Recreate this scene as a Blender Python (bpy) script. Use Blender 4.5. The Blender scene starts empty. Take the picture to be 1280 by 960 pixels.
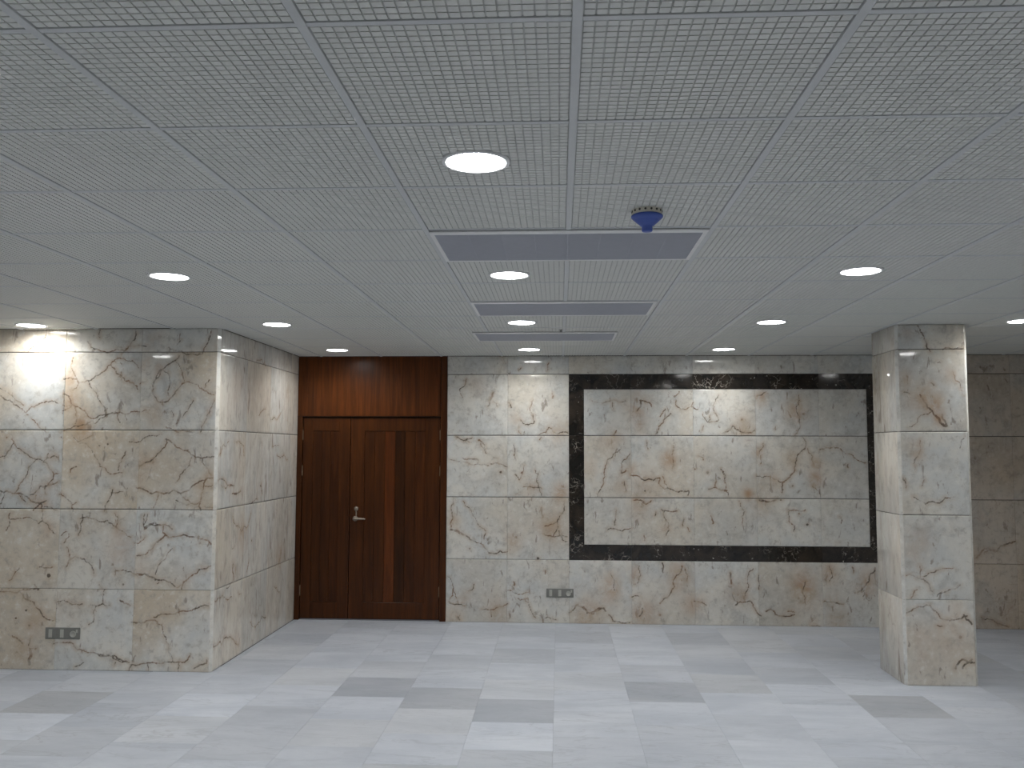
import bpy, math, random
import numpy as np
from mathutils import Matrix, Vector

# ------------------------------------------------------------------ camera, world, exposure
scene = bpy.context.scene
COL = scene.collection
EYE = 1.6595
F_PX = 1103.49
PITCH, YAW, ROLL = 0.074428, 0.05321, 0.002974
LAMP_STRENGTH = 46.0
LAMP_COLOR = (0.985, 0.987, 0.968, 1)


def view_dir(x, z, y=1.0):
    c, s = math.cos(ROLL), math.sin(ROLL)
    x, z = c * x - s * z, s * x + c * z
    c, s = math.cos(PITCH), math.sin(PITCH)
    y, z = c * y - s * z, s * y + c * z
    c, s = math.cos(YAW), math.sin(YAW)
    x, y = c * x - s * y, s * x + c * y
    return Vector((x, y, z))


cam_data = bpy.data.cameras.new('camera')
cam = bpy.data.objects.new('camera', cam_data)
COL.objects.link(cam)
scene.camera = cam
fwd = view_dir(0, 0)
right = view_dir(1, 0) - fwd
up = view_dir(0, 1) - fwd
m = Matrix.Identity(4)
for r in range(3):
    m[r][0], m[r][1], m[r][2] = right[r], up[r], -fwd[r]
m[2][3] = EYE
cam.matrix_world = m
cam_data.sensor_width = 36.0
cam_data.lens = F_PX / 1280.0 * 36.0
cam_data.clip_start = 0.05

world = bpy.data.worlds.new('world')
scene.world = world
world.use_nodes = True
world.node_tree.nodes['Background'].inputs[0].default_value = (0.02, 0.02, 0.022, 1)
world.node_tree.nodes['Background'].inputs[1].default_value = 1.0

vs = scene.view_settings
vs.view_transform = 'Standard'
vs.look = 'None'
vs.exposure = 1.84
vs.gamma = 1.0
vs.use_curve_mapping = False
scene.cycles.max_bounces = 8

# ------------------------------------------------------------------ room dimensions (metres)
H = 2.582                      # ceiling
YB = 8.636                     # back wall
YL = 6.586                     # front face of the projecting left wall
XC = -2.588                    # its side face
XMIN, XMAX, YMIN = -5.4, 4.95, -2.0
DX0, DX1 = -2.588, -1.097      # door recess
ROWS = [0.0, 0.6, 1.2, 1.8, 2.4, H]
TX0, TY0, TILE = 0.0407, 0.0327, 0.6
rng = random.Random(11)

# ------------------------------------------------------------------ helpers
def mesh_obj(name, verts, faces, mats, parent=None, mat_idx=None, smooth=False):
    me = bpy.data.meshes.new(name)
    me.from_pydata([tuple(v) for v in verts], [], [tuple(f) for f in faces])
    for mt in (mats if isinstance(mats, (list, tuple)) else [mats]):
        me.materials.append(mt)
    if mat_idx is not None:
        me.polygons.foreach_set('material_index', mat_idx)
    if smooth:
        me.polygons.foreach_set('use_smooth', [True] * len(me.polygons))
    me.update()
    o = bpy.data.objects.new(name, me)
    COL.objects.link(o)
    if parent:
        o.parent = parent
    return o


def link_copy(name, me, loc, parent, rz=0.0):
    o = bpy.data.objects.new(name, me)
    COL.objects.link(o)
    o.location = loc
    o.rotation_euler = (0, 0, rz)
    o.parent = parent
    return o


def empty(name, loc):
    o = bpy.data.objects.new(name, None)
    o.empty_display_size = 0.1
    COL.objects.link(o)
    o.location = loc
    return o


def tag(o, label, cat, group=None):
    o['label'] = label
    o['category'] = cat
    if group:
        o['group'] = group
    return o


def struct(o, label=None):
    o['kind'] = 'structure'
    if label:
        o['label'] = label
    return o


class MB:
    """collects boxes, lathes and tubes into one mesh"""
    def __init__(self):
        self.v, self.f, self.mi = [], [], []

    def box(self, x0, x1, y0, y1, z0, z1, b=0.0, mi=0):
        n = len(self.v)
        if b <= 0:
            self.v += [(x, y, z) for z in (z0, z1) for y in (y0, y1) for x in (x0, x1)]
            fs = [(0, 2, 3, 1), (4, 5, 7, 6), (0, 1, 5, 4), (2, 6, 7, 3), (0, 4, 6, 2), (1, 3, 7, 5)]
        else:
            # chamfered box: three rectangles per axis
            idx = {}
            def add(key, p):
                idx[key] = len(self.v) - n
                self.v.append(p)
            X, Y, Z = (x0, x1), (y0, y1), (z0, z1)
            sg = (b, -b)
            for i in (0, 1):
                for j in (0, 1):
                    for k in (0, 1):
                        add(('x', i, j, k), (X[i], Y[j] + sg[j], Z[k] + sg[k]))
                        add(('y', i, j, k), (X[i] + sg[i], Y[j], Z[k] + sg[k]))
                        add(('z', i, j, k), (X[i] + sg[i], Y[j] + sg[j], Z[k]))
            g = lambda a, i, j, k: idx[(a, i, j, k)]
            fs = []
            for i in (0, 1):
                q = [g('x', i, 0, 0), g('x', i, 1, 0), g('x', i, 1, 1), g('x', i, 0, 1)]
                fs.append(q if i else q[::-1])
                q = [g('y', 0, i, 0), g('y', 0, i, 1), g('y', 1, i, 1), g('y', 1, i, 0)]
                fs.append(q if i else q[::-1])
                q = [g('z', 0, 0, i), g('z', 1, 0, i), g('z', 1, 1, i), g('z', 0, 1, i)]
                fs.append(q if i else q[::-1])
            for i in (0, 1):
                for j in (0, 1):
                    s = (i == j)
                    q = [g('x', i, j, 0), g('y', i, j, 0), g('y', i, j, 1), g('x', i, j, 1)]
                    fs.append(q if s else q[::-1])
                    q = [g('y', 0, i, j), g('z', 0, i, j), g('z', 1, i, j), g('y', 1, i, j)]
                    fs.append(q if s else q[::-1])
                    q = [g('z', i, 0, j), g('x', i, 0, j), g('x', i, 1, j), g('z', i, 1, j)]
                    fs.append(q if s else q[::-1])
            for i in (0, 1):
                for j in (0, 1):
                    for k in (0, 1):
                        q = [g('x', i, j, k), g('y', i, j, k), g('z', i, j, k)]
                        fs.append(q if (i + j + k) % 2 else q[::-1])
        self.f += [tuple(a + n for a in q) for q in fs]
        self.mi += [mi] * len(fs)
        return self

    def lathe(self, prof, seg=32, c=(0, 0, 0), axis='z', mi=0):
        n = len(self.v)
        for (r, h) in prof:
            for k in range(seg):
                a = 2 * math.pi * k / seg
                if axis == 'z':
                    p = (c[0] + r * math.cos(a), c[1] + r * math.sin(a), c[2] + h)
                elif axis == 'y':
                    p = (c[0] + r * math.cos(a), c[1] + h, c[2] + r * math.sin(a))
                else:
                    p = (c[0] + h, c[1] + r * math.cos(a), c[2] + r * math.sin(a))
                self.v.append(p)
        for i in range(len(prof) - 1):
            for k in range(seg):
                k2 = (k + 1) % seg
                self.f.append((n + i * seg + k, n + i * seg + k2, n + (i + 1) * seg + k2, n + (i + 1) * seg + k))
                self.mi.append(mi)
        return self

    def build(self, name, mats, parent=None, smooth=False):
        o = mesh_obj(name, self.v, self.f, mats, parent, self.mi if isinstance(mats, (list, tuple)) else None, smooth)
        return o


# ------------------------------------------------------------------ materials
class NT:
    def __init__(self, name):
        self.mat = bpy.data.materials.new(name)
        self.mat.use_nodes = True
        self.t = self.mat.node_tree
        self.bsdf = self.t.nodes['Principled BSDF']

    def put(self, sock, val):
        if isinstance(val, bpy.types.NodeSocket):
            self.t.links.new(val, sock)
        elif val is not None:
            sock.default_value = val

    def n(self, typ, ins=None, **attrs):
        nd = self.t.nodes.new(typ)
        for k, v in attrs.items():
            setattr(nd, k, v)
        for k, v in (ins or {}).items():
            self.put(nd.inputs[k], v)
        return nd

    def math(self, op, a, b=None, clamp=False):
        nd = self.n('ShaderNodeMath', {0: a}, operation=op, use_clamp=clamp)
        if b is not None:
            self.put(nd.inputs[1], b)
        return nd.outputs[0]

    def vmath(self, op, a, b):
        nd = self.n('ShaderNodeVectorMath', {0: a}, operation=op)
        self.put(nd.inputs[1], b)
        return nd.outputs[0]

    def noise(self, vec, scale, detail=4.0, rough=0.55, dist=0.0):
        return self.n('ShaderNodeTexNoise', {'Vector': vec, 'Scale': scale, 'Detail': detail, 'Roughness': rough, 'Distortion': dist}).outputs

    def ramp(self, v, a, b, lo=0.0, hi=1.0):
        return self.n('ShaderNodeMapRange', {0: v, 1: a, 2: b, 3: lo, 4: hi}, interpolation_type='SMOOTHSTEP').outputs[0]

    def mix(self, f, a, b, blend='MIX'):
        nd = self.t.nodes.new('ShaderNodeMix')
        nd.data_type = 'RGBA'
        nd.blend_type = blend
        nd.clamp_factor = True
        self.put(nd.inputs[0], f)
        self.put(nd.inputs[6], a if isinstance(a, bpy.types.NodeSocket) else (*a[:3], 1))
        self.put(nd.inputs[7], b if isinstance(b, bpy.types.NodeSocket) else (*b[:3], 1))
        return nd.outputs[2]

    def coords(self, scale=(1, 1, 1), rand=True):
        co = self.n('ShaderNodeTexCoord').outputs['Object']
        if scale != (1, 1, 1):
            co = self.vmath('MULTIPLY', co, scale)
        if rand:
            r = self.n('ShaderNodeObjectInfo').outputs['Random']
            off = self.n('ShaderNodeCombineXYZ', {0: self.math('MULTIPLY', r, 37.0), 1: self.math('MULTIPLY', r, 91.0), 2: self.math('MULTIPLY', r, 53.0)}).outputs[0]
            co = self.vmath('ADD', co, off)
        return co

    def objcolor(self):
        c = self.n('ShaderNodeObjectInfo').outputs['Color']
        s = self.n('ShaderNodeSeparateColor', {0: c}).outputs
        return s[0], s[1], s[2]

    def done(self, color, rough, spec=0.5, metal=0.0):
        self.put(self.bsdf.inputs['Base Color'], color if isinstance(color, bpy.types.NodeSocket) else (*color[:3], 1))
        self.put(self.bsdf.inputs['Roughness'], rough)
        self.put(self.bsdf.inputs['Specular IOR Level'], spec)
        self.put(self.bsdf.inputs['Metallic'], metal)
        return self.mat


def plain(name, color, rough=0.5, metal=0.0, var=0.06, scale=30.0, spec=0.5):
    t = NT(name)
    co = t.coords()
    n = t.noise(co, scale, 3)[0]
    c = t.mix(n, [x * (1 - var) for x in color], [min(1, x * (1 + var)) for x in color])
    return t.done(c, rough, spec, metal)


def marble(name, stretch=(1, 1, 1), streak=0.0, tint=(1, 1, 1)):
    """cream breccia marble; object colour = (vein amount, tan amount, brightness)"""
    t = NT(name)
    P = t.coords(stretch)
    Pu = t.coords()
    amt, tan, bri = t.objcolor()
    n1 = t.noise(P, 2.0, 5, 0.6, 0.4)[0]
    n2 = t.noise(P, 5.0, 4, 0.65, 0.6)[0]
    n3 = t.noise(P, 17.0, 4, 0.72)[0]
    n4 = t.noise(P, 1.2, 3, 0.5)[0]
    col = t.mix(t.ramp(n1, 0.36, 0.64), (0.70, 0.675, 0.615), (0.585, 0.595, 0.58))
    col = t.mix(t.ramp(n2, 0.50, 0.70, 0, 0.55), col, (0.41, 0.41, 0.395))
    tm = t.math('MULTIPLY', t.ramp(n4, 0.42, 0.62, 0, 0.95), tan)
    col = t.mix(tm, col, (0.57, 0.485, 0.37))
    col = t.mix(t.ramp(n3, 0.50, 0.72, 0, 0.62), col, (0.37, 0.345, 0.31))
    col = t.mix(t.ramp(n3, 0.28, 0.48, 0.7, 0), col, (0.73, 0.72, 0.68))
    tk = t.noise(t.vmath('MULTIPLY', P, (1.0, 1.0, 0.42)), 17.0, 3, 0.6, 0.5)[0]
    col = t.mix(t.math('MULTIPLY', t.ramp(tk, 0.615, 0.70, 0, 0.7), t.ramp(n1, 0.36, 0.52)), col, (0.23, 0.185, 0.155))
    # broad stains with a shape of their own
    st = t.n('ShaderNodeAttribute', attribute_name='stain').outputs['Fac']
    sn = t.noise(Pu, 9.0, 5, 0.65, 0.8)[0]
    sm = t.math('MULTIPLY', st, t.ramp(sn, 0.30, 0.58, 0.35, 1.0))
    stcol = t.mix(t.ramp(t.noise(Pu, 4.0, 2)[0], 0.4, 0.6), (0.43, 0.265, 0.155), (0.45, 0.32, 0.20))
    col = t.mix(t.math('MULTIPLY', sm, 0.95), col, stcol)
    # faint network everywhere
    w = t.noise(P, 3.5, 4, 0.6)[1]
    w = t.vmath('MULTIPLY', t.vmath('SUBTRACT', w, (0.5, 0.5, 0.5)), (0.30, 0.30, 0.30))
    vo = t.n('ShaderNodeTexVoronoi', {'Vector': t.vmath('ADD', P, w), 'Scale': 3.6}, feature='DISTANCE_TO_EDGE').outputs[0]
    vm = t.math('MULTIPLY', t.ramp(vo, 0.003, 0.022, 1, 0), t.ramp(t.noise(P, 2.6, 3)[0], 0.47, 0.62))
    vm = t.math('MULTIPLY', vm, amt)
    vcol = t.mix(t.ramp(sn, 0.4, 0.6), (0.16, 0.115, 0.085), (0.33, 0.19, 0.12))
    col = t.mix(t.math('MULTIPLY', vm, 0.75), col, vcol)
    # the strong veins: distance to each crack, stored on the slab
    vd = t.n('ShaderNodeAttribute', attribute_name='crack').outputs['Fac']
    jit = t.math('MULTIPLY', t.math('SUBTRACT', t.noise(Pu, 60.0, 3, 0.6)[0], 0.5), 0.013)
    dn = t.math('ADD', vd, jit)
    halo = t.math('MULTIPLY', t.ramp(vd, 0.0, 0.035, 0.42, 0), t.ramp(sn, 0.35, 0.6))
    col = t.mix(halo, col, (0.45, 0.33, 0.22))
    cm = t.math('MULTIPLY', t.ramp(dn, -0.0012, 0.0048, 1, 0), t.ramp(t.noise(Pu, 14.0, 2)[0], 0.32, 0.6, 0.3, 1.0))
    ccol = t.mix(t.ramp(t.noise(Pu, 6.0, 2)[0], 0.42, 0.62), (0.085, 0.064, 0.048), (0.21, 0.115, 0.068))
    col = t.mix(t.math('MULTIPLY', cm, 0.88), col, ccol)
    if streak:
        sk = t.noise(t.vmath('MULTIPLY', Pu, (7, 7, 1.6)), 3.2, 4, 0.7)[0]
        col = t.mix(t.ramp(sk, 0.48, 0.70, 0, streak), col, (0.43, 0.355, 0.305))
    col = t.mix(1.0, col, t.n('ShaderNodeCombineColor', {0: bri, 1: bri, 2: bri}).outputs[0], 'MULTIPLY')
    if tint != (1, 1, 1):
        col = t.mix(1.0, col, tint, 'MULTIPLY')
    return t.done(col, 0.05, 0.5)


M = {}
M['marble'] = marble('cream_marble')
M['marble_streak'] = marble('streaked_cream_marble', (1, 1, 0.4), 0.38, (1.0, 0.98, 0.955))
M['marble_shaded'] = marble('shaded_brownish_marble', (1, 1, 1), 0.25, (1.03, 0.935, 0.86))  # same marble, tinted brown for the back wall's shaded right end

t = NT('black_marble')
P = t.coords()
n1 = t.noise(P, 6, 5, 0.65, 0.5)[0]
col = t.mix(t.ramp(n1, 0.35, 0.7), (0.011, 0.010, 0.009), (0.040, 0.030, 0.023))
w = t.vmath('MULTIPLY', t.noise(P, 7, 4)[1], (0.35, 0.35, 0.35))
vo = t.n('ShaderNodeTexVoronoi', {'Vector': t.vmath('ADD', P, w), 'Scale': 9.0}, feature='DISTANCE_TO_EDGE').outputs[0]
vm = t.math('MULTIPLY', t.ramp(vo, 0.008, 0.04, 1, 0), t.ramp(t.noise(P, 4.5, 3)[0], 0.50, 0.66))
col = t.mix(t.math('MULTIPLY', vm, 0.6), col, (0.42, 0.38, 0.33))
fl = t.noise(P, 38, 3, 0.6)[0]
col = t.mix(t.math('MULTIPLY', t.ramp(fl, 0.66, 0.74), t.ramp(t.noise(P, 3, 2)[0], 0.42, 0.6)), col, (0.55, 0.52, 0.46))
M['black_marble'] = t.done(col, 0.08, 0.5)

t = NT('grey_floor_marble')
P = t.coords((0.55, 1.5, 1))
P2 = t.coords()
amt, tint, bri = t.objcolor()
n1 = t.noise(P, 2.2, 6, 0.62, 0.5)[0]
n2 = t.noise(P, 7.0, 6, 0.7, 0.8)[0]
n3 = t.noise(P2, 28.0, 4, 0.65)[0]
col = t.mix(t.ramp(n1, 0.33, 0.68), (0.555, 0.585, 0.64), (0.445, 0.48, 0.54))
col = t.mix(t.ramp(n2, 0.52, 0.74, 0, 0.55), col, (0.40, 0.43, 0.48))
col = t.mix(t.ramp(n3, 0.5, 0.75, 0, 0.25), col, (0.43, 0.455, 0.50))
ve = t.noise(t.coords((0.35, 1.3, 1)), 3.0, 5, 0.6, 1.2)[0]
vl = t.math('ABSOLUTE', t.math('SUBTRACT', ve, 0.5))
col = t.mix(t.math('MULTIPLY', t.ramp(vl, 0.0, 0.02, 0.5, 0), amt), col, (0.33, 0.35, 0.39))
col = t.mix(t.math('MULTIPLY', tint, 0.5), col, (0.56, 0.545, 0.50))
col = t.mix(1.0, col, t.n('ShaderNodeCombineColor', {0: bri, 1: bri, 2: bri}).outputs[0], 'MULTIPLY')
M['floor'] = t.done(col, 0.42, 0.4)

t = NT('dark_stained_wood')
P = t.coords((9, 9, 0.55))
br, rd, bri = t.objcolor()
n1 = t.noise(P, 3.0, 6, 0.65, 0.6)[0]
n2 = t.noise(t.coords((40, 40, 1.2)), 3.0, 4, 0.7)[0]
col = t.mix(t.ramp(n1, 0.32, 0.70), (0.043, 0.0125, 0.003), (0.086, 0.0255, 0.0052))
col = t.mix(t.ramp(n2, 0.5, 0.75, 0, 0.5), col, (0.024, 0.0075, 0.003))
col = t.mix(1.0, col, t.n('ShaderNodeCombineColor', {0: br, 1: rd, 2: bri}).outputs[0], 'MULTIPLY')
M['wood'] = t.done(col, 0.30, 0.2)

M['panel'] = plain('white_ceiling_panel', (0.69, 0.695, 0.665), 0.6)
M['groove'] = plain('panel_groove', (0.56, 0.565, 0.545), 0.8)
M['rail'] = plain('ceiling_rail', (0.60, 0.615, 0.62), 0.5)
M['grout'] = plain('dark_joint', (0.10, 0.09, 0.08), 0.9)
M['bed'] = plain('floor_bed', (0.42, 0.43, 0.44), 0.9)
M['plaster'] = plain('pale_plaster', (0.55, 0.53, 0.49), 0.7)
M['trim_white'] = plain('white_lamp_trim', (0.78, 0.79, 0.80), 0.4)
M['vent_blade'] = plain('grey_vent_blade', (0.45, 0.465, 0.52), 0.55, 0.0)
M['vent_frame'] = plain('vent_frame', (0.80, 0.80, 0.80), 0.4)
M['vent_dark'] = plain('vent_dark', (0.33, 0.34, 0.38), 0.9)
M['blue'] = plain('blue_plastic', (0.06, 0.115, 0.45), 0.35)
M['cream'] = plain('cream_plastic', (0.68, 0.65, 0.55), 0.45)
M['dark'] = plain('dark_hole', (0.05, 0.045, 0.04), 0.8)
M['steel'] = plain('brushed_steel', (0.30, 0.255, 0.21), 0.4, 0.7)
M['brass'] = plain('aged_hinge_metal', (0.26, 0.18, 0.12), 0.4, 0.8)
M['plate'] = plain('grey_socket_plate', (0.21, 0.21, 0.195), 0.4)
M['insert'] = plain('pale_socket_insert', (0.43, 0.43, 0.39), 0.4)

t = NT('lit_diffuser')
n = t.noise(t.coords(), 6.0, 2)[0]
t.put(t.bsdf.inputs['Base Color'], (0.9, 0.9, 0.9, 1))
t.put(t.bsdf.inputs['Emission Color'], LAMP_COLOR)
t.put(t.bsdf.inputs['Emission Strength'], t.ramp(n, 0, 1, LAMP_STRENGTH * 0.98, LAMP_STRENGTH * 1.02))
M['lit'] = t.mat
t = NT('glow_reflector')  # reflector sides emit weakly in place of reflected lamplight
n = t.noise(t.coords(), 6.0, 2)[0]
t.put(t.bsdf.inputs['Base Color'], (0.2, 0.2, 0.2, 1))
t.put(t.bsdf.inputs['Roughness'], 0.8)
t.put(t.bsdf.inputs['Emission Color'], LAMP_COLOR)
t.put(t.bsdf.inputs['Emission Strength'], t.ramp(n, 0, 1, LAMP_STRENGTH * 0.145, LAMP_STRENGTH * 0.155))
M['glow_reflector'] = t.mat

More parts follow.
